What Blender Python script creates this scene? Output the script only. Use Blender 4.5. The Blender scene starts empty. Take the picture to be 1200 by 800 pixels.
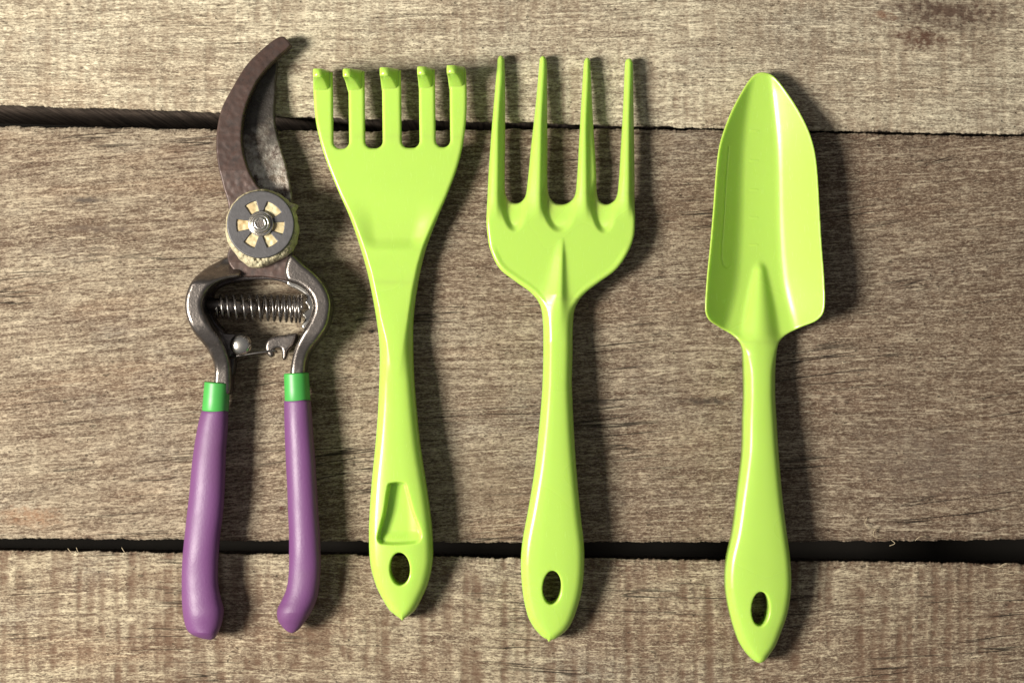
import bpy, math, random
import numpy as np
random.seed(7); rng = np.random.default_rng(7)
S = bpy.context.scene; COL = S.collection
PX = 0.0003            # one photograph pixel on the board surface, in metres
D = 0.62               # camera height above the boards

# ---------------------------------------------------------------- camera, world, lamps, exposure
cam = bpy.data.cameras.new('camera'); co = bpy.data.objects.new('camera', cam); COL.objects.link(co)
co.location = (0, 0, D); cam.sensor_width = 36; cam.lens = 36*D/(1200*PX); cam.clip_start = .01; cam.clip_end = 50
S.camera = co
S.view_settings.view_transform = 'Standard'; S.view_settings.look = 'None'
S.view_settings.exposure = 0.0; S.view_settings.gamma = 1
w = bpy.data.worlds.new('World'); S.world = w; w.use_nodes = True
wn = w.node_tree.nodes; wl = w.node_tree.links
bg = wn['Background']
tc = wn.new('ShaderNodeTexCoord'); sx = wn.new('ShaderNodeSeparateXYZ'); rp = wn.new('ShaderNodeValToRGB')
wl.new(tc.outputs['Generated'], sx.inputs[0]); wl.new(sx.outputs['Z'], rp.inputs[0])
rp.color_ramp.elements[0].position = 0.0; rp.color_ramp.elements[0].color = (.10, .095, .085, 1)
rp.color_ramp.elements[1].position = 1.0; rp.color_ramp.elements[1].color = (.42, .42, .43, 1)
e = rp.color_ramp.elements.new(.45); e.color = (.30, .30, .31, 1)
wl.new(rp.outputs[0], bg.inputs[0]); bg.inputs[1].default_value = 0.52
def area(name, loc, size, power, col, target=(0, 0, 0)):
    l = bpy.data.lights.new(name, 'AREA'); l.shape = 'SQUARE'; l.size = size; l.energy = power; l.color = col
    o = bpy.data.objects.new(name, l); COL.objects.link(o); o.location = loc
    import mathutils
    o.rotation_euler = (mathutils.Vector(target)-mathutils.Vector(loc)).to_track_quat('-Z', 'Y').to_euler()
    return o
area('key_lamp', (-.75, -.10, .73), .28, 25.5, (1, .955, .86), (0, 0, 0))

# ---------------------------------------------------------------- object helpers
def W(u, v, z=0.):
    k = PX*(1-z/D)
    return ((u-600)*k, (400-v)*k, z)
def tag(o, label=None, cat=None, group=None, kind=None):
    if label: o['label'] = label
    if cat: o['category'] = cat
    if group: o['group'] = group
    if kind: o['kind'] = kind
    return o
def thing(name, loc, label, cat):
    o = bpy.data.objects.new(name, None); COL.objects.link(o); o.location = loc; o.empty_display_size = .01
    return tag(o, label, cat)
def link(name, me, mat, parent=None):
    o = bpy.data.objects.new(name, me); COL.objects.link(o)
    if mat: me.materials.append(mat)
    if parent:
        o.parent = parent; o.location = [-c for c in parent.location]
        bpy_par = parent.parent
        if bpy_par: o.location = (0, 0, 0)
    return o
def mesh_from(verts, faces, smooth=True):
    me = bpy.data.meshes.new('m'); me.from_pydata([tuple(map(float, v)) for v in verts], [], [tuple(map(int, f)) for f in faces]); me.update()
    if smooth: me.polygons.foreach_set('use_smooth', [True]*len(me.polygons))
    return me
def sst(x, a, b):
    t = np.clip((x-a)/(b-a), 0, 1); return t*t*(3-2*t)
def catmull(pts, closed=True, n=8):
    P = np.array(pts, float); N = len(P); out = []
    rngi = range(N) if closed else range(N-1)
    for i in rngi:
        if closed: p0, p1, p2, p3 = P[i-1], P[i], P[(i+1) % N], P[(i+2) % N]
        else: p0, p1, p2, p3 = P[max(i-1, 0)], P[i], P[i+1], P[min(i+2, N-1)]
        d = max(np.linalg.norm(p2-p1), 1e-6)
        m1 = (p2-p0)/max(np.linalg.norm(p2-p1)+np.linalg.norm(p1-p0), 1e-6)*d
        m2 = (p3-p1)/max(np.linalg.norm(p3-p2)+np.linalg.norm(p2-p1), 1e-6)*d
        for k in range(n):
            t = k/n
            out.append((2*t**3-3*t*t+1)*p1+(t**3-2*t*t+t)*m1+(-2*t**3+3*t*t)*p2+(t**3-t*t)*m2)
    if not closed: out.append(P[-1])
    return np.array(out)
def sdf_poly(U, V, poly):
    shp = U.shape; p = np.stack([U.ravel(), V.ravel()], 1); d2 = np.full(len(p), 1e18); ins = np.zeros(len(p), bool)
    A = poly; B = np.roll(poly, -1, 0)
    for a, b in zip(A, B):
        e = b-a; L = e@e
        if L < 1e-12: continue
        q = p-a; t = np.clip((q@e)/L, 0, 1); r0 = q[:, 0]-t*e[0]; r1 = q[:, 1]-t*e[1]
        d2 = np.minimum(d2, r0*r0+r1*r1)
        c = ((a[1] > p[:, 1]) != (b[1] > p[:, 1]))
        if c.any():
            xi = a[0]+(p[:, 1]-a[1])*(b[0]-a[0])/(b[1]-a[1] if b[1] != a[1] else 1e-9)
            ins ^= c & (p[:, 0] < xi)
    d = np.sqrt(d2); d[ins] *= -1
    return d.reshape(shp)
def vnoise(x, y, seed=0):
    xi = np.floor(x).astype(np.int64); yi = np.floor(y).astype(np.int64); fx = x-xi; fy = y-yi
    fx = fx*fx*(3-2*fx); fy = fy*fy*(3-2*fy)
    def h(i, j):
        n = (i*374761393+j*668265263+seed*1442695041) & 0xffffffff
        n = ((n ^ (n >> 13))*1274126177) & 0xffffffff
        return ((n ^ (n >> 16)) & 0xffff)/65535.
    return (h(xi, yi)*(1-fx)+h(xi+1, yi)*fx)*(1-fy)+(h(xi, yi+1)*(1-fx)+h(xi+1, yi+1)*fx)*fy
def rounded(Sd, r, h):
    t = np.clip(-Sd/r, 0, 1); return -h*(1-np.sqrt(np.clip(1-(1-t)**2, 0, 1)))
# one closed shell: an outline on plan, a height for its top and its underside, all in photograph pixels of 0.3 mm
def shell(outline, ztop, zbot, zref=20., step=1., holes=(), cut=None, parts=None, n=8, smooth_outline=True, hr=1.8):
    poly = catmull(outline, n=n) if smooth_outline else np.array(outline, float)
    u0, v0 = poly.min(0)-2*step; u1, v1 = poly.max(0)+2*step
    us = np.arange(u0, u1+step, step); vs = np.arange(v0, v1+step, step)
    U, V = np.meshgrid(us, vs); Sd = sdf_poly(U, V, poly)
    if cut is not None: Sd = np.maximum(Sd, cut(U, V))
    So = Sd; Sh = np.full(U.shape, -1e3)
    for h in holes: Sh = np.maximum(Sh, -h(U, V))
    Sd = np.maximum(So, Sh)
    gv, gu = np.gradient(Sd, step); gl = np.maximum(np.hypot(gu, gv), .3); gu /= gl; gv /= gl
    lim = -.3*step; snap = Sd > lim
    U2 = np.where(snap, U-Sd*gu, U); V2 = np.where(snap, V-Sd*gv, V); S2 = np.where(snap & (So >= Sh), 0, np.minimum(So, 0)); H2 = np.where(snap & (Sh > So), 0, np.minimum(Sh, 0))
    m = np.minimum(np.minimum(Sd[:-1, :-1], Sd[1:, :-1]), np.minimum(Sd[:-1, 1:], Sd[1:, 1:])) < lim
    far = np.maximum(np.maximum(Sd[:-1, :-1], Sd[1:, :-1]), np.maximum(Sd[:-1, 1:], Sd[1:, 1:])) > 2.2*step
    m &= ~far
    zr = (zref(V2) if callable(zref) else zref)*np.ones_like(U2)*PX
    zt = (ztop(U2, V2, S2)+rounded(H2, hr, hr))*PX; zb = zbot(U2, V2, S2)*PX; zb = np.minimum(zb, zt-.2*PX)
    k = PX*(1-zr/D); X = (U2-600)*k; Y = (400-V2)*k
    H, Wd = U.shape; idx = np.arange(H*Wd).reshape(H, Wd)
    a = idx[:-1, :-1][m]; b = idx[:-1, 1:][m]; c = idx[1:, 1:][m]; d = idx[1:, :-1][m]
    q = np.stack([a, d, c, b], 1)            # counter-clockwise from above
    used = np.unique(q); re = -np.ones(H*Wd, int); re[used] = np.arange(len(used)); q = re[q]; nV = len(used)
    top = np.stack([X.ravel()[used], Y.ravel()[used], zt.ravel()[used]], 1)
    bot = np.stack([X.ravel()[used], Y.ravel()[used], zb.ravel()[used]], 1)
    verts = np.concatenate([top, bot]); E = {}
    for f in q:
        for i in range(4):
            x, y = f[i], f[(i+1) % 4]; 
            if (y, x) in E: del E[(y, x)]
            else: E[(x, y)] = 1
    side = np.array([(y, x, x+nV, y+nV) for x, y in E])
    faces = np.concatenate([q, q[:, ::-1]+nV, side])
    uvv = np.stack([U2.ravel()[used], V2.ravel()[used]], 1)
    if parts is None: return mesh_from(verts, faces)
    me = mesh_from(verts, faces); N = np.array([v.normal[:] for v in me.vertices]); bpy.data.meshes.remove(me)
    fc = uvv[faces % nV].mean(1); pid = parts(fc[:, 0], fc[:, 1]); out = {}
    for p in np.unique(pid):
        fs = faces[pid == p]; us_ = np.unique(fs); r2 = -np.ones(2*nV, int); r2[us_] = np.arange(len(us_))
        mp = mesh_from(verts[us_], r2[fs]); mp.normals_split_custom_set_from_vertices([tuple(x) for x in N[us_]]); out[int(p)] = mp
    return out
def tube(path, radii, ns=12, closed_ends=True, flat=1.):
    P = np.array(path, float); R = np.broadcast_to(np.array(radii, float), (len(P),)); T = np.gradient(P, axis=0); T /= np.linalg.norm(T, axis=1)[:, None]
    up = np.array([0, 0, 1.]) if abs(T[0][2]) < .9 else np.array([1., 0, 0]); vs = []; fs = []
    nrm = np.cross(T[0], up); nrm /= np.linalg.norm(nrm)
    for i in range(len(P)):
        nrm = nrm-T[i]*(nrm@T[i]); nrm /= np.linalg.norm(nrm); bn = np.cross(T[i], nrm)
        for k in range(ns):
            a = 2*math.pi*k/ns; vs.append(P[i]+R[i]*(math.cos(a)*nrm+math.sin(a)*bn*flat))
    for i in range(len(P)-1):
        for k in range(ns):
            fs.append((i*ns+k, i*ns+(k+1) % ns, (i+1)*ns+(k+1) % ns, (i+1)*ns+k))
    if closed_ends: fs.append(tuple(range(ns))[::-1]); fs.append(tuple((len(P)-1)*ns+k for k in range(ns)))
    return mesh_from2(vs, fs)
def mesh_from2(vs, fs):
    me = bpy.data.meshes.new('m'); me.from_pydata([tuple(v) for v in vs], [], fs); me.update()
    me.polygons.foreach_set('use_smooth', [True]*len(me.polygons)); return me
def lathe(cx, cy, prof, ns=48, hexa=()):
    # prof: list of (radius px, z px); rings whose index is in hexa are hexagonal
    vs = []; fs = []
    z0 = np.mean([p[1] for p in prof]); wx, wy, _ = W(cx, cy, z0*PX)
    for j, (r, z) in enumerate(prof):
        for k in range(ns):
            a = 2*math.pi*k/ns; rr = r
            if j in hexa: b = (a+.3) % (math.pi/3)-math.pi/6; rr = r*math.cos(math.pi/6)/math.cos(b)
            vs.append((wx+rr*PX*math.cos(a), wy+rr*PX*math.sin(a), z*PX))
    for j in range(len(prof)-1):
        for k in range(ns):
            fs.append((j*ns+k, j*ns+(k+1) % ns, (j+1)*ns+(k+1) % ns, (j+1)*ns+k))
    fs.append(tuple((len(prof)-1)*ns+k for k in range(ns)))
    me = mesh_from2(vs, fs)
    return me

# ---------------------------------------------------------------- node helpers
class NT:
    def __init__(s, name):
        s.m = bpy.data.materials.new(name); s.m.use_nodes = True; s.t = s.m.node_tree; s.b = s.t.nodes['Principled BSDF']
        s.c = s.t.nodes.new('ShaderNodeTexCoord').outputs['Object']
        s.g = s.t.nodes.new('ShaderNodeNewGeometry').outputs['Position']
    def n(s, typ, **kw):
        x = s.t.nodes.new('ShaderNode'+typ)
        for k, v in kw.items(): setattr(x, k, v)
        return x
    def put(s, sock, v):
        if hasattr(v, 'links') or isinstance(v, bpy.types.NodeSocket): s.t.links.new(v, sock)
        else: sock.default_value = v
    def math(s, op, a, b=None, c=None, clamp=False):
        x = s.n('Math', operation=op, use_clamp=clamp); s.put(x.inputs[0], a)
        if b is not None: s.put(x.inputs[1], b)
        if c is not None: s.put(x.inputs[2], c)
        return x.outputs[0]
    def map(s, v, scale=(1, 1, 1), rot=(0, 0, 0), loc=(0, 0, 0)):
        x = s.n('Mapping'); s.put(x.inputs['Vector'], v); x.inputs['Scale'].default_value = scale
        x.inputs['Rotation'].default_value = rot; x.inputs['Location'].default_value = loc; return x.outputs[0]
    def noise(s, v, scale=1, detail=2, rough=.5, dist=0):
        x = s.n('TexNoise'); s.put(x.inputs['Vector'], v); x.inputs['Scale'].default_value = scale; x.inputs['Detail'].default_value = detail
        x.inputs['Roughness'].default_value = rough; x.inputs['Distortion'].default_value = dist; return x.outputs[0]
    def ramp(s, f, a, b, c0=0, c1=1, smooth=False):
        x = s.n('MapRange'); x.clamp = True
        if smooth: x.interpolation_type = 'SMOOTHSTEP'
        s.put(x.inputs['Value'], f); x.inputs['From Min'].default_value = a; x.inputs['From Max'].default_value = b
        x.inputs['To Min'].default_value = c0; x.inputs['To Max'].default_value = c1; return x.outputs[0]
    def mix(s, f, a, b, mode='MIX'):
        x = s.n('Mix', data_type='RGBA', blend_type=mode); s.put(x.inputs[0], f)
        s.put(x.inputs[6], a if not isinstance(a, tuple) else (*a, 1)); s.put(x.inputs[7], b if not isinstance(b, tuple) else (*b, 1)); return x.outputs[2]
    def bump(s, h, strength=1, dist=.0003, normal=None):
        x = s.n('Bump'); s.put(x.inputs['Height'], h); s.put(x.inputs['Strength'], strength); x.inputs['Distance'].default_value = dist
        if normal is not None: s.put(x.inputs['Normal'], normal)
        return x.outputs[0]
    def set(s, **kw):
        for k, v in kw.items(): s.put(s.b.inputs[k.replace('_', ' ')], (*v, 1) if isinstance(v, tuple) and len(v) == 3 else v)
        return s.m

def wood(name, pale, mid, dark, saw=1., seed=0., skew=0., stain=None, sawlen=4., cracks=1., brown=0.):
    t = NT(name); P = t.g
    sp = t.n('SeparateXYZ'); t.put(sp.inputs[0], P); x, y, z = sp.outputs
    # grain that drifts gently up and down along the board
    drift = t.math('MULTIPLY', t.math('SUBTRACT', t.noise(t.map(P, (5, 7, 5), loc=(seed, 0, 0)), 1, 0), .5), .016)
    yy = t.math('ADD', t.math('ADD', y, drift), t.math('MULTIPLY', x, skew))
    cv = t.n('CombineXYZ'); t.put(cv.inputs[0], t.math('ADD', x, seed*.37)); t.put(cv.inputs[1], yy); t.put(cv.inputs[2], z); G = cv.outputs[0]
    fib = t.noise(t.map(G, (300, 1300, 300)), 1, 3, .6)            # short fibre flecks
    fine = t.noise(t.map(G, (1050, 2300, 900)), 1, 3, .75)           # grit
    streak = t.noise(t.map(G, (38, 420, 40)), 1, 5, .62, .3)        # long grain
    ringn = t.noise(t.map(G, (9, 95, 10)), 1, 4, .6)
    patch = t.noise(t.map(G, (16, 34, 20), loc=(3.1, seed, 0)), 1, 4, .6)
    grey = t.noise(t.map(G, (22, 40, 20), loc=(8.1, 4+seed, 0)), 1, 3, .6)
    # cross-cut saw marks: uneven bars across the board, broken by the fibre
    sawx = t.n('CombineXYZ'); t.put(sawx.inputs[0], t.math('ADD', x, t.math('MULTIPLY', t.noise(t.map(P, (20, 60, 20)), 1, 3), .004)))
    t.put(sawx.inputs[1], t.math('MULTIPLY', y, .05)); t.put(sawx.inputs[2], seed*.1)
    jag = t.math('MULTIPLY', t.math('SUBTRACT', t.noise(t.map(P, (130, 1500, 130)), 1, 3, .65), .5), .0024)
    sv_ = t.n('VectorMath', operation='ADD'); jc = t.n('CombineXYZ'); t.put(jc.inputs[0], jag); t.put(sv_.inputs[0], sawx.outputs[0]); t.put(sv_.inputs[1], jc.outputs[0])
    sw = t.noise(t.map(sv_.outputs[0], (1000/sawlen, 300, 1)), 1, 1.5, .5)
    sn = t.math('SINE', t.math('ADD', t.math('MULTIPLY', t.math('ADD', t.math('ADD', x, seed), jag), 2*math.pi/(sawlen*.00115)), t.math('MULTIPLY', t.noise(t.map(sawx.outputs[0], (70, 90, 1)), 1, 2), 16)))
    sw = t.math('ADD', t.math('MULTIPLY', sw, .70), t.math('MULTIPLY_ADD', sn, .075, .15))
    sw = t.ramp(sw, .33, .66, smooth=True)
    sbreak = t.ramp(t.noise(t.map(P, (60, 150, 60), loc=(seed, 2, 0)), 1, 3, .6), .34, .56, smooth=True)
    smask = t.math('MULTIPLY', sbreak, saw)
    sawh = t.math('MULTIPLY', t.math('SUBTRACT', 1, sw), smask)      # 1 in a groove
    # checks: long thin cracks along the grain
    cy = t.math('ADD', yy, t.math('MULTIPLY', t.ramp(x, -.02, .18), t.math('MULTIPLY', x, -.09*(brown > .5)))); ck = t.n('CombineXYZ'); t.put(ck.inputs[0], x); t.put(ck.inputs[1], cy); t.put(ck.inputs[2], z)
    cn = t.noise(t.map(ck.outputs[0], (8, 190, 11), loc=(0, 5+seed, 0)), 1, 3, .5, .2)
    lightf = t.noise(t.map(G, (95, 1500, 150), loc=(0, 0, 2+seed)), 1, 2, .55)
    darkf = t.noise(t.map(G, (34, 800, 90), loc=(0, 0, 6+seed)), 1, 3, .6)
    crack = t.ramp(t.math('ABSOLUTE', t.math('SUBTRACT', cn, .5)), .0, .012, 1, 0)
    crack = t.math('MULTIPLY', crack, t.ramp(t.noise(t.map(P, (24, 60, 24), loc=(seed, 7, 0)), 1, 2), .52, .66, 0, cracks))
    pits = t.ramp(t.noise(t.map(G, (420, 900, 300), loc=(0, 3, 0)), 1, 1), .70, .76)
    # colour
    c = t.mix(t.ramp(patch, .38, .62, smooth=True), mid, pale)
    c = t.mix(t.ramp(grey, .50, .72, 0, .55), c, (.25, .235, .20))
    c = t.mix(t.ramp(t.noise(t.map(G, (14, 60, 20), loc=(1, 9, 0)), 1, 3),   .54, .70, 0, .42), c, (.28, .165, .095))
    if brown: c = t.mix(t.math('MULTIPLY', t.ramp(t.math('ADD', x, t.math('MULTIPLY', t.math('SUBTRACT', patch, .5), .12)), -.06, .16, 0, brown), t.ramp(fib, .3, .6, .6, 1)), c, (.150, .098, .064))
    c = t.mix(t.ramp(streak, .44, .66, 0, .72), c, dark)
    c = t.mix(t.ramp(streak, .44, .30, 0, .35), c, pale)
    c = t.mix(t.ramp(ringn, .55, .72, 0, .5), c, dark)
    c = t.mix(t.ramp(darkf, .54, .68, 0, .75), c, tuple(v*.8 for v in dark))
    c = t.mix(t.ramp(lightf, .57, .68, 0, .75), c, tuple(min(1, v*1.25) for v in pale))
    c = t.mix(t.ramp(fib, .46, .68, 0, .80), c, dark)
    c = t.mix(t.ramp(fib, .46, .30, 0, .45), c, tuple(min(1, v*1.45) for v in pale))
    c = t.mix(t.ramp(fine, .50, .66, 0, .72), c, tuple(v*.6 for v in dark))
    c = t.mix(t.ramp(fine, .48, .34, 0, .5), c, tuple(min(1, v*1.35) for v in pale))
    c = t.mix(t.math('MULTIPLY', sawh, .66), c, (dark[0]*1.15, dark[1]*1.02, dark[2]*.95))
    if stain:
        for (su, sv, ru, rv, scol, amt) in stain:
            q = W(su, sv); dx = t.math('DIVIDE', t.math('SUBTRACT', x, q[0]), ru*PX); dy = t.math('DIVIDE', t.math('SUBTRACT', y, q[1]), rv*PX)
            # rotated ellipse, edge eaten by noise
            a = t.math('ADD', t.math('MULTIPLY', dx, .90), t.math('MULTIPLY', dy, -.30)); b = t.math('ADD', t.math('MULTIPLY', dx, .5), t.math('MULTIPLY', dy, 1.))
            r = t.math('SQRT', t.math('ADD', t.math('MULTIPLY', a, a), t.math('MULTIPLY', b, b)))
            r = t.math('ADD', r, t.math('MULTIPLY', t.math('SUBTRACT', t.noise(t.map(P, (350, 420, 300)), 1, 4, .7), .5), 2.2))
            c = t.mix(t.math('MULTIPLY', t.ramp(r, .35, 1.1, amt, 0), t.ramp(t.noise(t.map(P, (420, 330, 300)), 1, 2, .6), .40, .54, .5, 1)), c, scol)
    c = t.mix(crack, c, (.03, .022, .016)); c = t.mix(t.math('MULTIPLY', pits, .6), c, (.06, .045, .03))
    # relief
    h = t.math('MULTIPLY', fib, -.9); h = t.math('ADD', h, t.math('MULTIPLY', fine, -.55)); h = t.math('ADD', h, t.math('MULTIPLY', streak, -1.3))
    h = t.math('ADD', h, t.math('MULTIPLY', darkf, -1.0)); h = t.math('ADD', h, t.math('MULTIPLY', lightf, .6)); h = t.math('ADD', h, t.math('MULTIPLY', sawh, -.42)); h = t.math('ADD', h, t.math('MULTIPLY', crack, -1.6)); h = t.math('ADD', h, t.math('MULTIPLY', pits, -.6))
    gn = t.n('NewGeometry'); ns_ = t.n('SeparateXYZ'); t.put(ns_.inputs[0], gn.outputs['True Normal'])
    rib = t.noise(t.map(P, (900, 20, 20)), 1, 3, .6)                 # rough sawn board edges, darker in colour than the top
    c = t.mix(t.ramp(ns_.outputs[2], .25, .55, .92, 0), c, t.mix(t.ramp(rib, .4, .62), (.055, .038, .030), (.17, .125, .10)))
    t.set(Base_Color=c, Roughness=.88, Normal=t.bump(h, t.ramp(ns_.outputs[2], .3, .8, .25, 1), .00042)); t.b.inputs['Specular IOR Level'].default_value = .2
    return t.m

# ---------------------------------------------------------------- the boards
M_top = wood('weathered_wood_pale', (.62, .55, .40), (.42, .35, .25), (.16, .118, .082), saw=.62, seed=1.3, sawlen=3.3, cracks=.25,
             stain=[(1112, 14, 84, 26, (.075, .043, .030), .9), (1078, 46, 38, 17, (.085, .042, .027), .95), (1038, 18, 16, 7, (.17, .075, .04), .6)])
M_mid = wood('weathered_wood_brown', (.40, .335, .24), (.215, .158, .11), (.085, .052, .034), saw=.30, brown=.8, seed=4.7, skew=-.05, sawlen=4.5,
             stain=[(435, 388, 4.5, 3, (.01, .008, .006), 1.), (75, 470, 3, 2, (.01, .008, .006), 1.), (330, 595, 3, 3, (.06, .01, .008), 1.), (992, 471, 3, 2, (.01, .008, .006), 1.), (35, 605, 40, 14, (.27, .14, .075), .5), (98, 234, 26, 5, (.09, .07, .055), 1.), (110, 268, 44, 5, (.11, .08, .06), .9), (238, 266, 22, 6, (.12, .08, .06), .8), (830, 470, 40, 5, (.06, .045, .035), .9), (700, 470, 30, 4, (.06, .045, .035), .8), (1110, 545, 120, 50, (.13, .10, .08), .35), (560, 565, 60, 40, (.20, .15, .10), .4)])
M_bot = wood('weathered_wood_sawn', (.48, .41, .285), (.265, .195, .132), (.095, .060, .040), saw=1.15, brown=.50, seed=8.2, sawlen=3.9)
def edge(tab):
    a = np.array(tab, float); return lambda u: np.interp(u, a[:, 0], a[:, 1])
def plank(name, mat, vtop, vbot, label, seed, slope_bot=0., under=1.):
    us = np.arange(-260, 1461, 1.0); nv = 260
    eu = vtop(us)+(vnoise(us/14., us*0, seed)-.5)*1.8+(vnoise(us/3.5, us*0, seed+1)-.5)*1.2+(vnoise(us/1.3, us*0, seed+41)-.5)*.8
    el = vbot(us)+(vnoise(us/14., us*0, seed+2)-.5)*1.8+(vnoise(us/3.5, us*0, seed+3)-.5)*1.2+(vnoise(us/1.3, us*0, seed+43)-.5)*.8
    t = np.linspace(0, 1, nv); t = .5-.5*np.cos(np.pi*t); t = .5*t+.5*np.linspace(0, 1, nv)
    U = np.repeat(us[None], nv, 0); V = eu[None]+(el-eu)[None]*t[:, None]
    dT = V-eu[None]; dB = el[None]-V
    Z = -3.5*np.exp(-dT/2.2)-3.5*np.exp(-dB/2.2)-1.6*np.exp(-dT/12)-1.6*np.exp(-dB/12)
    Z += (vnoise(U/70, V/26, seed+5)-.5)*2.2+(vnoise(U/22, V/7, seed+6)-.5)*.9+(vnoise(U/9, V/2.4, seed+7)-.5)*.55-1.2
    bu = vtop(us); bl = vbot(us); X = []; Yv = []; Zz = []
    for dz, ins in ((200, 3*under), (30, 2.4*under), (6, 2.0), (2.5, .8)): X.append(U[0]); Yv.append(np.where(dz > 5, bu, eu)+ins*(1 if dz > 5 else .5)); Zz.append(Z[0]-dz)
    X += list(U); Yv += list(V); Zz += list(Z)
    for dz, ins in ((2.5, .8), (6, 2.0), (30, 2.4), (200, 3)): X.append(U[-1]); Yv.append(np.where(dz > 5, bl, el)-ins*(1 if dz > 5 else .5)+slope_bot*min(dz, 40)); Zz.append(Z[-1]-dz)
    X = np.array(X); Yv = np.array(Yv); Zz = np.array(Zz)*PX
    vs = np.stack([(X-600)*PX, (400-Yv)*PX, Zz], -1).reshape(-1, 3); h, wd = X.shape; I = np.arange(h*wd).reshape(h, wd)
    f = np.stack([I[:-1, :-1], I[1:, :-1], I[1:, 1:], I[:-1, 1:]], -1).reshape(-1, 4)
    me = mesh_from(vs, f); o = link(name, me, mat)
    return tag(o, label, 'plank')
cst = lambda v: (lambda u: 0*u+v)
g1u = edge([(-260, 116), (0, 123), (130, 127), (250, 131), (340, 137), (560, 142), (640, 144), (740, 147), (850, 150), (1000, 153), (1200, 157), (1460, 160)])
g1l = edge([(-260, 145), (0, 147), (130, 149), (250, 151), (340, 153), (450, 153), (560, 151.5), (640, 150.5), (740, 150.5), (850, 152.5), (1000, 156), (1200, 159.5), (1460, 165)])
g2u = edge([(-260, 630), (0, 631), (300, 634), (600, 636), (900, 635), (1200, 633), (1460, 632)])
g2l = edge([(-260, 643), (0, 645), (300, 649), (450, 651), (600, 654), (900, 657), (1200, 661), (1460, 664)])
plank('wooden_plank', M_top, cst(-420), g1u, 'palest weathered wooden board along the top of the picture with a reddish brown stain', 11, slope_bot=.03)
plank('wooden_plank', M_mid, g1l, g2u, 'wide brown weathered wooden board in the middle, between the two dark gaps', 21, slope_bot=.06)
plank('wooden_plank', M_bot, g2l, cst(1220), 'rough sawn wooden board along the bottom with ribbed vertical saw marks', 31, under=7.)
FIB = NT('dry_fibre').set(Base_Color=(.42, .34, .22), Roughness=.7)
def fibre(parent, pts, r=.35):
    P = catmull([(p[0], p[1]) for p in pts], closed=False, n=6); zs = np.interp(np.linspace(0, 1, len(P)), np.linspace(0, 1, len(pts)), [p[2] for p in pts])
    o = link('loose_fibre', tube([((a-600)*PX, (400-b)*PX, z*PX) for (a, b), z in zip(P, zs)], r*PX, 6), FIB, parent)
PL = [o for o in COL.objects if o.name.startswith('wooden_plank')]; p_top, p_mid, p_bot = sorted(PL, key=lambda o: o.name)
for pts in ([(1170, 664, 1), (1178, 659, 5), (1184, 662, 1)], [(1176, 671, .5), (1186, 672, 4), (1191, 669, 2)], [(143, 641, 2), (146, 645, 4), (150, 650, 0)], [(80, 642, 2), (84, 646, 4), (88, 648, 0)], [(90, 641, 2), (92, 645, 4), (94, 648, 0)], [(1150, 662, 1), (1165, 665, 4), (1180, 660, 3)]): fibre(p_bot, pts)
for pts in ([(1030, 617, .5), (1024, 621, 3), (1023, 627, 3), (1029, 630, 2), (1036, 629, .5)], [(1016, 606, .5), (1013, 612, 3), (1018, 618, 2), (1027, 620, .5)], [(1072, 633, 1), (1078, 628, 3), (1086, 629, 1)], [(1044, 632, 1), (1048, 636, 3), (1042, 639, 2)]): fibre(p_mid, pts)
gm = NT('dark_soil'); gm.set(Base_Color=gm.mix(gm.noise(gm.g, 60, 4), (.012, .010, .008), (.03, .024, .018)), Roughness=.95)
link('ground', mesh_from([(-.6, -.5, -.062), (.6, -.5, -.062), (.6, .5, -.062), (-.6, .5, -.062)], [(0, 1, 2, 3)]), gm.m)['kind'] = 'structure'

# ---------------------------------------------------------------- green plastic
def plastic(name, col):
    t = NT(name); n = t.noise(t.g, 900, 3); big = t.noise(t.g, 18, 2)
    c = t.mix(t.ramp(big, .3, .7, 0, .25), col, tuple(v*.88 for v in col))
    scr = t.ramp(t.noise(t.map(t.g, (2600, 260, 500), rot=(0, 0, .3)), 1, 2), .66, .74)
    t.set(Base_Color=c, Roughness=t.math('ADD', t.ramp(big, .3, .7, .22, .29), t.math('MULTIPLY', scr, .14)), Normal=t.bump(t.math('ADD', t.noise(t.g, 260, 2), t.math('MULTIPLY', n, .04)), .10, .0002))
    b = t.b; b.inputs['Subsurface Weight'].default_value = .45; b.inputs['Subsurface Radius'].default_value = (.7, 1, .2); b.inputs['Subsurface Scale'].default_value = .0045
    b.inputs['IOR'].default_value = 1.49
    return t.m
GREEN = plastic('lime_green_plastic', (.395, .60, .095))
def ell(cu, cv, ru, rv, rot=0.):
    def f(U, V):
        a = U-cu; b = V-cv; x = a*math.cos(rot)+b*math.sin(rot); y = -a*math.sin(rot)+b*math.cos(rot)
        k = np.sqrt((x/ru)**2+(y/rv)**2)+1e-6; g = np.sqrt((x/ru**2)**2+(y/rv**2)**2)+1e-6
        return k*(k-1)/g
    return f
def interp(tab):
    a = np.array(tab, float); P = catmull(a, closed=False, n=10); return lambda v: np.interp(v, P[:, 0], P[:, 1])
def sides(L, R):
    l = np.array(L, float); r = np.array(R, float); fl = lambda v: np.interp(v, l[:, 1], l[:, 0]); fr = lambda v: np.interp(v, r[:, 1], r[:, 0])
    return (lambda v: (fl(v)+fr(v))/2), (lambda v: np.maximum((fr(v)-fl(v))/2, 3))

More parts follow.
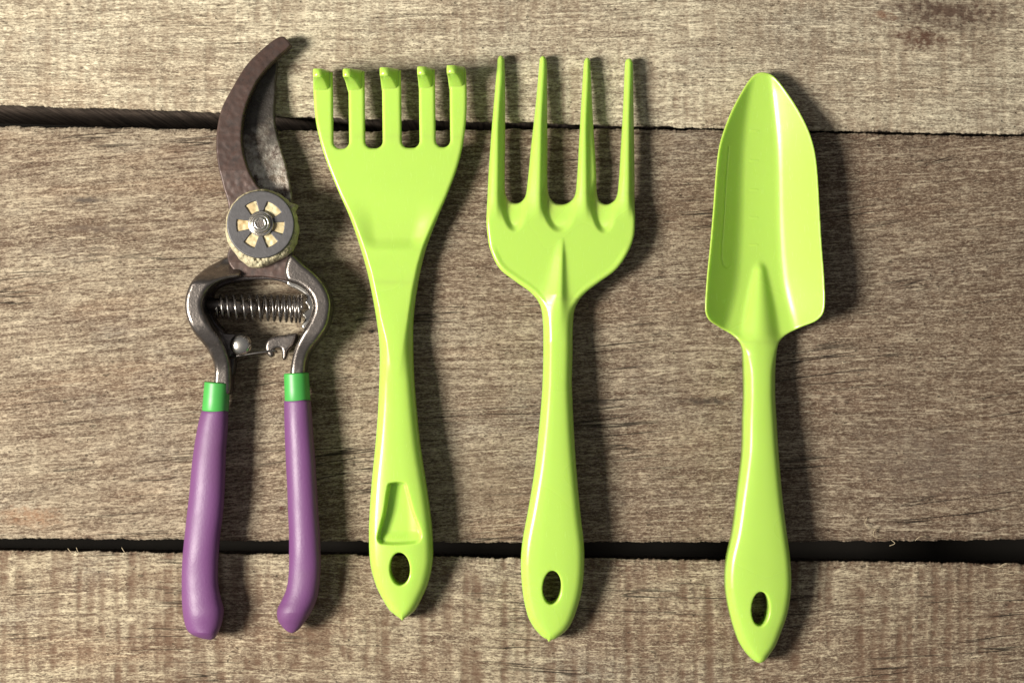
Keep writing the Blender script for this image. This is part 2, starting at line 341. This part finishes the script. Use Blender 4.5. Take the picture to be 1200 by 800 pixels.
# hand rake
RL = [(367, 88), (367, 110), (369.5, 140), (375, 166), (383, 191), (395, 221), (409, 253), (420, 285), (430, 320), (438, 360), (443, 400), (443.5, 440), (442, 480), (439, 520), (435, 560), (432, 600), (431, 632), (433, 664), (440, 689), (448.5, 706), (455.5, 717), (462, 722.5)]
RR = [(546, 84), (546.5, 130), (543, 165), (536, 195), (525, 225), (513, 254), (501, 285), (494, 310), (488, 340), (484, 370), (483, 400), (484, 440), (487, 480), (491, 520), (497, 560), (503, 600), (506, 632), (506, 660), (501, 685), (492, 706), (486, 716.5), (479.5, 722.5)]
def build_rake():
    root = thing('hand_rake', W(468, 400), 'lime green plastic hand rake with five short upturned prongs and a pocket in its handle', 'hand rake')
    out = [(369, 84)]+RL+[(467.5, 725), (471, 728), (474, 725.2)]+RR[::-1]+[(544, 80), (526, 80), (460, 82), (386, 84)]
    cc, hw = sides(RL, RR)
    z0 = interp([(70, 27), (120, 29), (170, 31), (215, 32), (240, 31), (265, 29.0), (284, 28.5), (305, 29), (350, 31), (400, 36), (480, 44), (560, 48), (640, 45), (700, 38), (730, 34)])
    slots = [(399.6, 18.6, 174), (438, 20.6, 173.4), (481, 21, 173), (519, 17.2, 172.2)]
    def cut(U, V):
        s = np.full(U.shape, -1e3)
        for cx, wd, b in slots:
            x = np.abs(U-cx-(V-173)*.012)-(wd/2-8.2); y = (V-(b-8.2))
            d = np.hypot(np.maximum(x, 0), np.maximum(y, 0))+np.minimum(np.maximum(x, y), 0)-8.2
            s = np.maximum(s, -d)
        return s
    pocket = catmull([(456, 566), (474, 565.5), (478, 576), (485, 600), (493, 622), (493, 632), (486, 637), (448, 638), (442, 633), (443, 624), (449, 600), (453, 574)], n=6)
    def zt(U, V, s):
        n = (U-cc(V))/hw(V); a = np.clip(np.abs(n), 0, 1.1)
        conv = sst(V, 330, 440); dish = sst(V, 250, 300)*(1-conv)
        p = np.interp(V, [235, 290, 372, 420, 450], [.93, .86, .70, .32, .0]); ch = np.clip((a-p)/(1-p), 0, 1)
        z = z0(V)-conv*(5.5+1*sst(V, 560, 640))*a**2.6-(1-sst(V, 400, 450))*sst(V, 225, 300)*6.5*ch**1.3
        z += (1-conv)*1.2*(-n*.6)*sst(V, 150, 240)
        # shallow pressed hollow above the crease
        z -= 4.3*sst(V, 225, 268)*(1-sst(V, 277, 295))*(1-sst(a, .45, .97))
        z += .6*np.exp(-((V-293)/7.)**2)*(1-a**3)
        d = sdf_poly(U, V, pocket); z -= 15*sst(-d, -.6, 3.4)*(1-.40*sst(V, 622, 636))*(1-.32*sst((U-cc(V))/hw(V), .2, .75))
        r = 4+6*conv
        return z+rounded(s, r, 3.2+5*conv)
    def zb(U, V, s):
        conv = sst(V, 300, 430); return np.maximum(z0(V)-9-20*conv, 1)+0*U
    hole = ell(468.5, 666.5, 11.8, 19.2, -.04)
    def parts(u, v):
        p = np.where(v > 330, 1, 0)
        k = np.searchsorted([399.6, 438, 481, 519], u); return np.where(v < 160, 2+k, p)
    ms = shell(out, zt, zb, zref=z0, step=1.0, holes=[hole], cut=cut, parts=parts)
    link('head', ms[0], GREEN, root); link('handle', ms[1], GREEN, root)
    base = [(367, 388), (407.5, 427), (447, 469), (490.5, 508.5), (526, 546)]
    tips = [(366.5, 377), (401, 411), (444.5, 455.5), (488.5, 499), (523, 534)]; ty = [80, 80, 78.5, 77.5, 76]
    for i in range(5):
        o = link('tine', ms[2+i], GREEN, root)
        (a, b), (c, d), y0 = base[i], tips[i], ty[i]
        rings = []; n = 28
        for k, t in enumerate(np.array([0, .12, .3, .5, .7, .85, .95, .99])):
            z = (21+48*t)*1.0
            e = t**.85; u0 = a*(1-e)+c*e; u1 = b*(1-e)+d*e; v0 = (y0+2)*(1-t)+(y0)*t; v1 = (y0+31)*(1-t)**2.0+(y0+11)*(1-(1-t)**2.0)
            if t > .9: q = (t-.9)/.1*.9; u0 += q; u1 -= q; v0 += q; v1 -= q
            rings.append((u0, u1, v0, v1, z))
        vs = []
        for (u0, u1, v0, v1, z) in rings:
            for k in range(n):
                th = 2*math.pi*k/n; cx = math.copysign(abs(math.cos(th))**.32, math.cos(th)); cy = math.copysign(abs(math.sin(th))**.32, math.sin(th))
                vs.append(W((u0+u1)/2+(u1-u0)/2*cx, (v0+v1)/2-(v1-v0)/2*cy, z*PX))
        fs = [(j*n+k, j*n+(k+1) % n, (j+1)*n+(k+1) % n, (j+1)*n+k) for j in range(len(rings)-1) for k in range(n)]
        fs.append(tuple((len(rings)-1)*n+k for k in range(n)))
        link('prong', mesh_from2(vs, fs), GREEN, o).location = (0, 0, 0)
build_rake()

# hand fork
FL = [(570, 262), (571, 273), (574, 291), (585, 314), (604, 329.5), (622.5, 343), (632.5, 356), (636, 372), (637, 402), (636, 452), (632, 503), (627, 550), (620, 594), (612.5, 635), (610.5, 662), (612.7, 696), (618.5, 723), (625, 736), (632, 744.5)]
FR = [(744.5, 262), (743, 278), (735.5, 297), (722, 316), (702, 331), (685, 344.5), (675.5, 358), (672.4, 372), (671.4, 419), (670.8, 452), (673, 503), (676, 550), (680.6, 601), (685, 642), (684.6, 675), (680.6, 702), (672, 728), (665.5, 739), (657, 746.5)]
def build_fork():
    root = thing('hand_fork', W(654, 400), 'lime green plastic hand fork with four long pointed tines, between rake and trowel', 'hand fork')
    tines = [(587, 64, 4.6, 591.5, 583, 570.5), ]
    out = [(587, 64), (583.5, 67), (582.5, 75), (579.5, 110), (576.5, 144), (572.5, 200), (570.3, 245)]+FL+[(638, 748.8), (641, 750), (643.5, 753), (646.5, 751), (651, 749.8)]+FR[::-1]+[
        (744.6, 245), (744.5, 200), (744, 160), (743, 110), (742.3, 75), (741, 69.5), (737.3, 67.5), (733.8, 70), (732.8, 76), (731, 120), (728, 175), (725, 220), (722, 232), (715, 237.5), (709, 237.5), (703, 233), (700.4, 222),
        (698.8, 190), (696.5, 155), (694, 110), (692.3, 76), (691.3, 69), (688.3, 66.5), (685.5, 69), (684.2, 76), (681.5, 120), (679, 165), (676, 215), (673.5, 229), (667, 236), (659, 238), (650.5, 236), (644.5, 229), (642, 215),
        (641.8, 165), (641.5, 120), (641, 74), (639.8, 67), (636.5, 64.5), (633, 67), (632, 75), (628, 120), (622.5, 170), (618, 215), (615.5, 229), (610, 235.5), (603.5, 236.5), (597, 234), (592.5, 226), (591.5, 210), (592, 160), (592, 110), (591.5, 74), (590.3, 67)]
    cc, hw = sides(FL, FR)
    z0 = interp([(55, 17), (100, 22), (150, 27), (200, 31), (240, 33), (270, 33), (300, 33), (340, 34), (400, 38), (480, 45), (560, 50), (640, 47), (700, 40), (760, 34)])
    cl = [[(587, 64), (582.5, 150), (581, 270)], [(636.5, 64), (633, 150), (630, 280)], [(688.2, 66), (685.5, 150), (686, 280)], [(737.5, 67), (736, 150), (735, 270)]]
    def zt(U, V, s):
        conv = sst(V, 310, 400); n = (U-cc(V))/hw(V); a = np.clip(np.abs(n), 0, 1.1)
        z = z0(V)-conv*(5.5-1.0*sst(V, 480, 600))*a**2.6
        # raised rounded spine down each tine, running out on the head
        rd = 0*U
        for c in cl:
            c = np.array(c); x = np.interp(V, c[:, 1], c[:, 0]); wd = np.interp(V, [64, 230, 280], [6, 9.5, 16]); xx = U-x; rd = np.maximum(rd, np.exp(-(xx/np.where(xx < 0, wd*1.3, wd*.62))**2*1.2))
        z += 6.5*rd*(1-sst(V, 235, 262))*sst(V, 55, 150)-6.5*sst(V, 55, 150)*(1-sst(V, 235, 262))
        # scoops at the foot of each gap
        for (x, r, yb) in ((603, 17, 234), (656, 22, 235), (708, 17, 236)):
            d = ell(x, yb, r, 38)(U, V); z -= 6.*sst(-d, -.5, 9)*(1-.8*sst((U-x)/r, -.4, 1.0))
        # keel where the handle runs into the head
        k = np.interp(V, [278, 300, 345, 400], [0, .55, 1, 0]); wd = np.interp(V, [278, 345, 400], [2.5, 9, 18])
        xk = U-(659-(V-280)*.04); z += 7*k*np.exp(-(xk/np.where(xk < 0, wd*1.5, wd*.75))**2)
        z += 1.3*(sst(s, -9, -3))*(sst(V, 285, 300)*(1-sst(V, 345, 365)))
        tin = 1-sst(V, 225, 255)
        return z+rounded(s, 4.2+6*conv+0.4*tin, 3.6+5*conv+3*tin)
    zb = lambda U, V, s: np.maximum(z0(V)-13-16*sst(V, 300, 420), 1)+0*U
    def parts(u, v):
        k = np.searchsorted([604, 659, 713], u); return np.where(v < 226, 2+k, np.where(v > 350, 1, 0))
    ms = shell(out, zt, zb, zref=z0, step=.9, holes=[ell(646.8, 688.3, 10.9, 19.7, .06)], parts=parts)
    link('head', ms[0], GREEN, root); link('handle', ms[1], GREEN, root)
    for i in range(4): link('tine', ms[2+i], GREEN, root)
build_fork()

# trowel
TL = [(882.5, 89), (868, 110), (854, 137.5), (843, 169), (839, 195), (835, 245), (831, 290), (827.5, 322), (825.3, 355), (826, 367), (831, 375.5), (845, 384), (860, 392.5), (869, 402.5), (872.5, 416), (874, 460), (873, 490), (872, 530), (866.5, 577), (860.7, 623), (853.3, 658), (852, 689), (857, 720), (866, 750), (873, 763), (880, 771.5)]
TR = [(905, 88), (920, 106), (937.5, 136), (949, 165), (954.5, 195), (958.5, 260), (960, 287), (962.5, 322), (963.8, 355), (962, 367.5), (955, 376), (940, 383), (922.5, 392.5), (914, 401.5), (911, 414), (910, 460), (911.5, 490), (914, 530), (919, 588), (924, 627), (928, 658), (929, 689), (924.6, 720), (916, 745), (910, 759), (903, 769)]
def scoop(a, kc):
    a = np.minimum(a, 1.1); w = .26; a0 = kc-w/2; t = np.clip((a-a0)/w, 0, 1)
    I = w*(t**3-t**4/2)+np.maximum(a-a0-w, 0)
    return .11*a**2+.60*I
HALF = interp([(80, 42), (85, 44), (120, 50), (170, 56), (260, 62), (360, 68), (400, 68), (800, 68)]); HH = interp([(80, 34), (130, 34.5), (200, 35.5), (380, 37), (800, 37)])
KC = interp([(80, .2), (85, .2), (110, .28), (170, .37), (270, .39), (330, .44), (385, .60), (450, .7), (800, .7)])
def build_trowel():
    root = thing('trowel', W(892, 400), 'lime green plastic trowel with a deep pointed scoop blade, rightmost tool on the boards', 'trowel')
    out = [(893, 84.5)]+TL+[(886, 775.8), (891, 777.6), (896.5, 775.5)]+TR[::-1]
    cc, hw = sides([(835, 84)]+[(min(x, 870), y) for x, y in TL[3:12]]+[(844, 420)], [(952, 84)]+TR[3:12]+[(944, 420)])
    cb, hb = sides(TL, TR)
    zc = interp([(80, 20), (110, 13), (160, 8), (230, 7), (300, 9), (360, 14), (400, 20), (440, 24)])
    zh = interp([(290, 8), (330, 18), (370, 27), (410, 34), (450, 38), (520, 44), (600, 47), (660, 44), (720, 39), (785, 33)])
    zr = interp([(80, 20), (150, 22), (250, 26), (370, 30), (420, 32), (520, 40), (600, 44), (660, 42), (720, 37), (785, 31)])
    emb = catmull([(854, 172), (851, 210), (848, 260), (845.5, 300), (848, 310), (853, 313.5), (857, 312)], closed=False, n=8)
    def zt(U, V, s):
        cx = 893+(V-85)*-.003; half = HALF(V)
        n = (U-cx)/half; H = HH(V)
        blade = zc(V)+half*H/33*scoop(np.abs(n), KC(V))
        handle = zh(V)-(6-1.5*sst(V, 500, 620))*np.clip(np.abs((U-cb(V))/np.maximum(hb(V), 10)), 0, 1.1)**2.4
        tw = np.interp(V, [292, 330, 400], [3.5, 9.5, 20]); tong = np.interp(V, [290, 400], [0, 1])
        hd = zh(V)-((U-(893-(V-290)*.006))/tw)**2*np.interp(V, [290, 400], [5, 10])
        hd = hd-40*(1-sst(V, 280, 316))
        # smooth maximum of scoop and handle tongue
        kk = 3.; m = np.maximum(blade, hd); bl = m+kk*np.log(np.exp((blade-m)/kk)+np.exp((hd-m)/kk))-kk*.0
        bl -= kk*math.log(2)*np.exp(-np.abs(blade-hd)/kk)*.0
        f = sst(V, 388, 412); z = bl*(1-f)+handle*f
        d = np.full(U.shape, 99.)
        for a, b in zip(emb[:-1], emb[1:]):
            e = b-a; t = np.clip(((U-a[0])*e[0]+(V-a[1])*e[1])/(e@e), 0, 1); d = np.minimum(d, np.hypot(U-a[0]-t*e[0], V-a[1]-t*e[1]))
        z -= .9*np.exp(-(d/.8)**2)
        for yy in (152, 187, 221, 254, 286): z += .5*np.exp(-((V-yy)/.9)**2)*(sst(U, 880, 882)*(1-sst(U, 890, 892)))
        hd_ = sst(V, 400, 440)
        return z+rounded(s, 2.6+7*hd_, 1.6+6.5*hd_)
    def zb(U, V, s):
        f = sst(V, 395, 430); cx = 893; half = HALF(V); H = HH(V)
        b = zc(V)+half*H/33*scoop(np.abs((U-cx)/half), KC(V))-6; return b*(1-f)+np.maximum(zr(V)-28, 1)*f
    parts = lambda u, v: np.where(v > 400, 1, 0)
    ms = shell(out, zt, zb, zref=zr, step=1.0, holes=[ell(891, 713, 10.5, 20, .05)], parts=parts)
    link('blade', ms[0], GREEN, root); link('handle', ms[1], GREEN, root)
build_trowel()

# ---------------------------------------------------------------- pruning shears
def metal(name, a, b, rust, rough=(.28, .5), met=.9, rustamt=(.55, .7), grit=.3, bump=.5):
    t = NT(name); n = t.noise(t.g, 350, 4, .65); f = t.noise(t.g, 1500, 3, .7); r = t.noise(t.map(t.g, loc=(3, 1, 2)), 240, 4, .7)
    c = t.mix(t.ramp(n, .35, .65), a, b); rm = t.ramp(r, *rustamt); c = t.mix(rm, c, rust)
    c = t.mix(t.ramp(f, .55, .75, 0, grit), c, tuple(v*.3 for v in a))
    t.set(Base_Color=c, Metallic=t.ramp(rm, 0, 1, met, met*.25), Roughness=t.math('ADD', t.ramp(n, .3, .7, *rough), t.math('MULTIPLY', rm, .25)), Normal=t.bump(t.math('ADD', f, n), bump, .00022))
    return t.m
def paint_shade(m):  # blackens the upper blade's colour to stand for the jaw's shade, ragged by noise
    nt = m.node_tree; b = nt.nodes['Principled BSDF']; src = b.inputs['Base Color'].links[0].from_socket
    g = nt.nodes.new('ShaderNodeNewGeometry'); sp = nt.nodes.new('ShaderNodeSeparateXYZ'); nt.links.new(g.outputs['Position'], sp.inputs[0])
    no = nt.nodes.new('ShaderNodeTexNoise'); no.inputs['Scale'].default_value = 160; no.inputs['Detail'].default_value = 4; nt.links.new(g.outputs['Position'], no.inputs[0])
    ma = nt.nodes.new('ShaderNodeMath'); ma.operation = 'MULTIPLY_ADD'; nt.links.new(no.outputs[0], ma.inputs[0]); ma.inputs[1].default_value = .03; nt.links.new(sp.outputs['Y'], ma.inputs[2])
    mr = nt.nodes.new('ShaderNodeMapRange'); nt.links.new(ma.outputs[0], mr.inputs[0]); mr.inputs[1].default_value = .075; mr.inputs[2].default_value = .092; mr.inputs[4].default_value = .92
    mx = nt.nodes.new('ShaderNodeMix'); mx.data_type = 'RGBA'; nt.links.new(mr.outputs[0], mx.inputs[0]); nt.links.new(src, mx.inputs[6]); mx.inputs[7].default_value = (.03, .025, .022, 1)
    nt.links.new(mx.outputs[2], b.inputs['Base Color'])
RUSTY = metal('rusty_brown_steel', (.088, .052, .042), (.058, .038, .032), (.03, .02, .017), (.40, .55), .30, (.54, .72), .75, .16)
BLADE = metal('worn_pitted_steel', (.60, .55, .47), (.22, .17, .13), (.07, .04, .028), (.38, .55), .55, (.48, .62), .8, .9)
STEEL = metal('dark_forged_steel', (.24, .21, .19), (.14, .122, .11), (.07, .05, .04), (.24, .38), .92, (.58, .75), .35, .35)
paint_shade(BLADE)
DARKS = metal('dark_web_steel', (.085, .07, .065), (.05, .042, .04), (.05, .03, .025), (.35, .5), .6)
DISC = metal('grey_steel_disc', (.095, .090, .092), (.068, .064, .066), (.07, .058, .045), (.42, .55), .45, (.66, .8), .15, .2)
BRIGHT = metal('bright_worn_steel', (.62, .59, .54), (.40, .37, .33), (.18, .12, .08), (.2, .34), .95, (.62, .8), .3, .10)
SPRING = metal('spring_steel', (.38, .35, .32), (.2, .18, .165), (.14, .1, .08), (.22, .34), .95, (.62, .8), .2, .1)
def simple(name, c1, c2, sc, rough, bmp, bd=.0003):
    t = NT(name); n = t.noise(t.g, sc, 4, .65); t.set(Base_Color=t.mix(t.ramp(n, .35, .65), c1, c2), Roughness=rough, Normal=t.bump(n, bmp, bd)); return t.m
GREASE = simple('dried_grease', (.52, .47, .31), (.30, .25, .15), 500, .6, 1., .0006)
AMBER = simple('cream_paste', (.55, .49, .29), (.42, .29, .13), 170, .5, .4)
t = NT('purple_rubber'); n1 = t.noise(t.g, 1300, 3, .6); n2 = t.noise(t.g, 45, 3, .6)
PURPLE = t.set(Base_Color=t.mix(t.ramp(n2, .5, .75, 0, .55), (.135, .047, .145), (.10, .038, .088)), Roughness=t.ramp(n2, .3, .7, .42, .58), Normal=t.bump(n1, .45, .00016))
COLLAR = simple('green_plastic_collar', (.055, .33, .06), (.05, .29, .055), 90, .42, .15)

sh = thing('pruning_shears', W(300, 400), 'old metal pruning shears with rusty curved jaw, coil spring and purple rubber grips', 'pruning shears')
flat = lambda z, r=3., h=3.: (lambda U, V, s: z+rounded(s, r, h)+0*U)
zk = lambda z: (lambda U, V, s: z+0*U)
# straight cutting blade, lower layer
blade = [(322, 68), (321.5, 100), (321.3, 141), (325, 160), (330, 177), (336, 197), (341, 222), (343, 245), (341, 270), (320, 290), (296, 288), (276, 262), (272, 235), (276, 215), (284, 190), (284, 160), (286, 130), (294, 105), (308, 84)]
def bl_t(U, V, s):
    return np.interp(V, [68, 140, 210], [14, 24, 34])-np.clip((U-300)/30, 0, 1)*3+rounded(s, 2, 1.5)+(vnoise(U/6, V/6, 3)-.5)*.9*sst(V, 140, 200)
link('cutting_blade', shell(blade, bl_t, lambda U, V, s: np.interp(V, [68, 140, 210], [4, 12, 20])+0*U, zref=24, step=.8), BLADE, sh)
# curved counter jaw with its body plate, upper layer
jaw = [(330.5, 42.5), (336, 46), (340.5, 52), (339, 55), (332, 61), (324, 68), (316, 76), (308.6, 84.6), (301, 95), (295.5, 106), (288, 124.5), (284, 144), (283.2, 168), (288, 190.5), (295, 207), (304, 220), (318, 228), (334, 240), (343, 262), (341, 285), (345, 300),
       (353, 312), (358, 322), (353, 331), (338, 329), (310, 324.5), (282, 323), (270, 312), (266, 300), (270, 285), (268, 262), (267, 240), (261, 218), (254.5, 190), (253, 168), (255, 145), (260.5, 125), (272, 103), (288, 77), (304.5, 60), (321, 46.5)]
def jz(V): return np.interp(V, [42, 100, 200, 285, 308], [22, 38, 54, 54, 44])
def jaw_t(U, V, s):
    return jz(V)+rounded(s, 2.2, 2.)+(vnoise(U/5, V/5, 31)-.5)*.5
def jaw_b(U, V, s): return jz(V)-15+0*U
link('curved_jaw', shell(jaw, jaw_t, jaw_b, zref=jz, step=.8), RUSTY, sh)
# forged arms
def slab(name, pts, z, h, r, zb=6., zref=None, mat=STEEL, step=.8, extra=None):
    f = (lambda U, V, s: z(U, V)+rounded(s, r, h)) if callable(z) else (lambda U, V, s: z+rounded(s, r, h)+0*U)
    o = link(name, shell(pts, f, zk(zb), zref=zref or 46, step=step), mat, sh); return o
armL = [(266, 300), (252, 306), (240, 313.5), (229, 327), (222, 342), (219.5, 356), (221.5, 371), (229.5, 390), (239, 403), (246, 416), (249.5, 430), (250, 462), (266, 462), (268.5, 440), (267, 420), (261, 399), (251, 384), (243, 369), (240, 358), (242, 348), (249, 337), (259, 330), (270, 326), (282, 323), (281, 312)]
armR = [(341.5, 298), (357, 310.5), (370.5, 322), (381.5, 336), (387, 350), (387.5, 362), (383.5, 381), (373, 398), (363, 411), (357.5, 425), (356, 440), (356, 455), (338, 455), (338.5, 437), (341, 422), (346, 407), (354, 391), (363, 376), (368, 362), (366.5, 350), (360, 341), (350, 334), (337.5, 329), (334, 315)]
slab('arm', armL, lambda U, V: 66-32*sst(V, 334, 304)-27*sst(V, 375, 440), 5.5, 5.5, 8)
slab('arm', armR, lambda U, V: 54-15*sst(V, 385, 440), 5.5, 5.5, 8)
# thinner inner webs of the forging, below the tops of the arms
webL = [(266, 312), (250, 325), (240, 345), (240, 368), (250, 387), (262, 403), (268, 425), (272, 440), (275, 420), (272, 400), (262, 388), (251, 374), (247, 358), (250, 342), (262, 334), (290, 328), (320, 328), (340, 334), (358, 345), (372, 345), (350, 320), (310, 312)]
slab('inner_web', webL, 26, 2, 2, 6, 26, DARKS)
lip = [(337, 328), (352, 333), (364, 344), (369, 358), (365, 374), (357, 386), (353, 382), (357, 374), (354, 368), (361, 361), (357, 354), (359, 348), (349, 340), (337, 334)]
slab('spring_seat', lip, 30, 2.5, 2.5, 10, 29, BRIGHT, .6)
# grease, washer disc, nut
C = (305.4, 263.2)
gr = []
for k in range(64):
    a = 2*math.pi*k/64; r = 42.3+8.5*math.exp(-((a-1.80)/.5)**2)+4.5*math.exp(-((a-.75)/.5)**2)+3.5*math.exp(-((a-2.6)/.4)**2)*.5+rng.uniform(-.5, .7)
    gr.append((C[0]+r*math.cos(a), C[1]+r*math.sin(a)*1.0))
gr[58] = (C[0]+46*math.cos(2*math.pi*58/64), C[1]+46*math.sin(2*math.pi*58/64)); gr[59] = (C[0]+48*math.cos(2*math.pi*59/64), C[1]+48*math.sin(2*math.pi*59/64))
def gr_t(U, V, s): return 64+rounded(s, 9, 14)+(vnoise(U/3.2, V/3.2, 5)-.5)*3.4+(vnoise(U/1.4, V/1.4, 6)-.5)*1.2
link('grease_smear', shell(gr, gr_t, zk(44), zref=60, step=.6, n=3), GREASE, sh)
def windows(U, V):
    x = U-C[0]; y = V-C[1]; r = np.hypot(x, y); s = np.full(U.shape, 1e3)
    for deg in (-52, -115, 178, 119, 59, 9):
        a = math.radians(deg); t = x*math.cos(a)+y*math.sin(a); q = np.abs(-x*math.sin(a)+y*math.cos(a))
        s = np.minimum(s, np.maximum(np.maximum(r-28, 12-r), np.where(t > 0, q-(2.4+t*(.30 if deg == -52 else .17)), 99)))
    return s
circ = [(C[0]+39.6*math.cos(2*math.pi*k/48), C[1]+39.6*math.sin(2*math.pi*k/48)) for k in range(48)]
dm = link('washer_disc', shell(circ, flat(67.5, 1.5, 1.5), zk(63), zref=66, step=.45, holes=[windows], n=2, hr=.7), DISC, sh)
circ2 = [(C[0]+31*math.cos(2*math.pi*k/32), C[1]+31*math.sin(2*math.pi*k/32)) for k in range(32)]
link('paste_fill', shell(circ2, lambda U, V, s: 65.6+(vnoise(U/4, V/4, 8)-.5)*1.2, zk(60), zref=65, step=.8, n=2), AMBER, sh)
link('pivot_collar', lathe(305.6, 262, [(14.5, 66), (14.5, 70), (13.8, 71), (12.6, 71), (12.2, 69.5), (11.2, 69.5), (10.8, 70)]), BRIGHT, sh)
nut = link('pivot_nut', lathe(305.2, 261.8, [(10.8, 66), (10.8, 74), (10.2, 75.2), (9.2, 75.6), (8.4, 75.6), (8.0, 74.4), (7.4, 74.4), (7.2, 76.6), (6.6, 77.2), (5.4, 77.2), (4.9, 76.4), (4.6, 72)], hexa=(9, 10, 11)), BRIGHT, sh)
CORE = metal('grimy_bolt_core', (.16, .14, .12), (.06, .05, .045), (.05, .035, .025), (.4, .6), .6, (.5, .65), .6, .8)
link('bolt_core', lathe(305.2, 261.8, [(5.6, 72), (5.6, 76.4), (5.2, 76.6), (3, 76.3), (1, 76.2)]), CORE, sh)
# spring
def helix():
    turns = [253.5, 260, 267, 276, 286, 295, 304, 312.5, 320, 327, 334, 340.5, 346, 350.5, 354]
    N = 26*(len(turns)-1); pts = []
    for i in range(N+1):
        t = i/26; u = np.interp(t, range(len(turns)), turns); a = 2*math.pi*t
        rr = np.interp(u, [253, 300, 354], [12.8, 14.2, 15.6]); cy = np.interp(u, [253, 354], [359, 362]); z = 33+rr*math.cos(a)
        pts.append(W(u+2.5*math.sin(a)*.0, cy+rr*math.sin(a), z*PX))
    return pts
link('coil_spring', tube(helix(), 1.45*PX, 8), SPRING, sh)
link('spring_stub', tube([W(240, 357, 33*PX), W(243, 357, 33*PX), W(262, 358, 33*PX), W(300, 360, 33*PX), W(303, 360, 33*PX)], [p*PX for p in (5, 8.2, 8.2, 6.8, 4)], 20), STEEL, sh)
# lock: knob on a tongue, wire, hooked catch
tong = [(252, 383), (262, 390), (276, 391), (288, 393), (294, 402), (291, 412), (282, 417), (272, 415), (268, 424), (262, 420), (262, 405)]
slab('latch_tongue', tong, 27, 2, 2, 18, 26, STEEL, .6)
link('lock_knob', lathe(281.7, 403.7, [(11.5, 22), (12.6, 28), (12.7, 31), (12, 34), (10.4, 36.6), (8, 38.4), (5, 39.5), (2, 39.9)]), BRIGHT, sh)
hook = [(348, 391), (335, 392), (321, 394), (313.5, 398), (310.8, 405), (312.2, 413), (317, 418.5), (320.5, 417), (321.5, 411.5), (324, 408.5), (329, 409), (330.5, 415), (331.5, 421.5), (335, 420.5), (338, 411), (345, 403)]
slab('hook_catch', hook, 29, 4, 4, 16, 26, STEEL, .5)
link('latch_wire', tube([W(270, 419, 29*PX), W(280, 416.5, 30*PX), W(300, 413.5, 31*PX), W(321, 410.5, 31*PX), W(324, 412, 28*PX)], 1.3*PX, 8), SPRING, sh)
# collars and grips
def collar(pts, zc, r):
    f = lambda U, V, s: zc+r*np.sqrt(np.clip(1-(1-np.clip(-s/r, 0, 1))**2, 0, 1))
    g = lambda U, V, s: zc-r*np.sqrt(np.clip(1-(1-np.clip(-s/r, 0, 1))**2, 0, 1))
    return shell(pts, f, g, zref=zc, step=.8, smooth_outline=False)
def rod(quad, zc):
    # round sleeve that tapers between two ends given by their left and right edges
    (a0, b0, v0), (a1, b1, v1) = quad; p0 = np.array(W((a0+b0)/2, v0, zc*PX)); p1 = np.array(W((a1+b1)/2, v1, zc*PX)); r0 = (b0-a0)/2; r1 = (b1-a1)/2
    ts = [0, .02, .05, .5, .95, 1]; return tube([p0+(p1-p0)*t for t in ts], [(r0+(r1-r0)*t)*PX*(1-.06*(t in (0, 1))) for t in ts], 32)
link('collar', rod(((240, 269.5, 448), (237, 267.5, 482)), 30), COLLAR, sh)
link('collar', rod(((333, 361.5, 437), (334, 363.5, 470)), 30), COLLAR, sh)
def grip(L, Rr, v0, v1, seed):
    # moulded sleeve: a ring of the grip's width at every step down its length
    fl = interp([(q, p) for p, q in L]); fr = interp([(q, p) for p, q in Rr]); ns = 40; vs = []; k = 0
    tt = np.linspace(0, 1, 240); v = v0+(v1-v0)*(1-(1-tt)**1.7)
    for vv in v:
        a, b = float(fl(vv)), float(fr(vv)); hw = max((b-a)/2, .3); zc = 29-3*float(sst(vv, 600, 740))
        if vv < v0+2: hw -= 1.2*(1-(vv-v0)/2)
        hz = min(hw, 16.2+3.6*math.exp(-((vv-718)/15)**2)-1.4*math.exp(-((vv-672)/16)**2))
        for j in range(ns):
            th = 2*math.pi*j/ns; d = (float(vnoise(np.array(vv/26.), np.array(j/7.), seed))-.5)*.5
            c, s_ = math.cos(th), math.sin(th)
            vs.append(W((a+b)/2+(hw+d)*math.copysign(abs(c)**.92, c), vv, (zc+(hz+d)*math.copysign(abs(s_)**.92, s_))*PX))
    n = len(v); fs = [((i+1)*ns+j, (i+1)*ns+(j+1) % ns, i*ns+(j+1) % ns, i*ns+j) for i in range(n-1) for j in range(ns)]
    fs.append(tuple(range(ns))); fs.append(tuple((n-1)*ns+j for j in range(ns))[::-1])
    return mesh_from2(vs, fs)
link('grip', grip([(236.2, 480.5), (232, 497), (226, 535), (220.5, 590), (217, 620), (213.5, 655), (213, 690), (214, 715), (218, 735), (224, 742.5), (236, 747.5), (246, 749.3)],
                  [(267.5, 480.5), (266.5, 510), (265, 529), (263.5, 570), (261.5, 600), (257.5, 635), (255.6, 660), (256, 684), (259, 700), (262.3, 714), (259.5, 731), (254, 744), (250.5, 748), (247, 749.3)], 480.5, 749.3, 3), PURPLE, sh)
link('grip', grip([(332.6, 468.5), (333.3, 500), (335, 540), (337.4, 595), (338.7, 640), (338.3, 670), (335.5, 690), (329.5, 704), (325, 714), (325.5, 725), (331, 734), (337, 739.5), (341.5, 741.5)],
                  [(364.2, 468.5), (366.5, 500), (369, 529), (371, 565), (373.3, 600), (375.5, 640), (376, 660), (374.5, 684), (371, 702), (364, 718), (353, 734), (347, 739.5), (342.5, 741.5)], 468.5, 741.5, 4), PURPLE, sh)
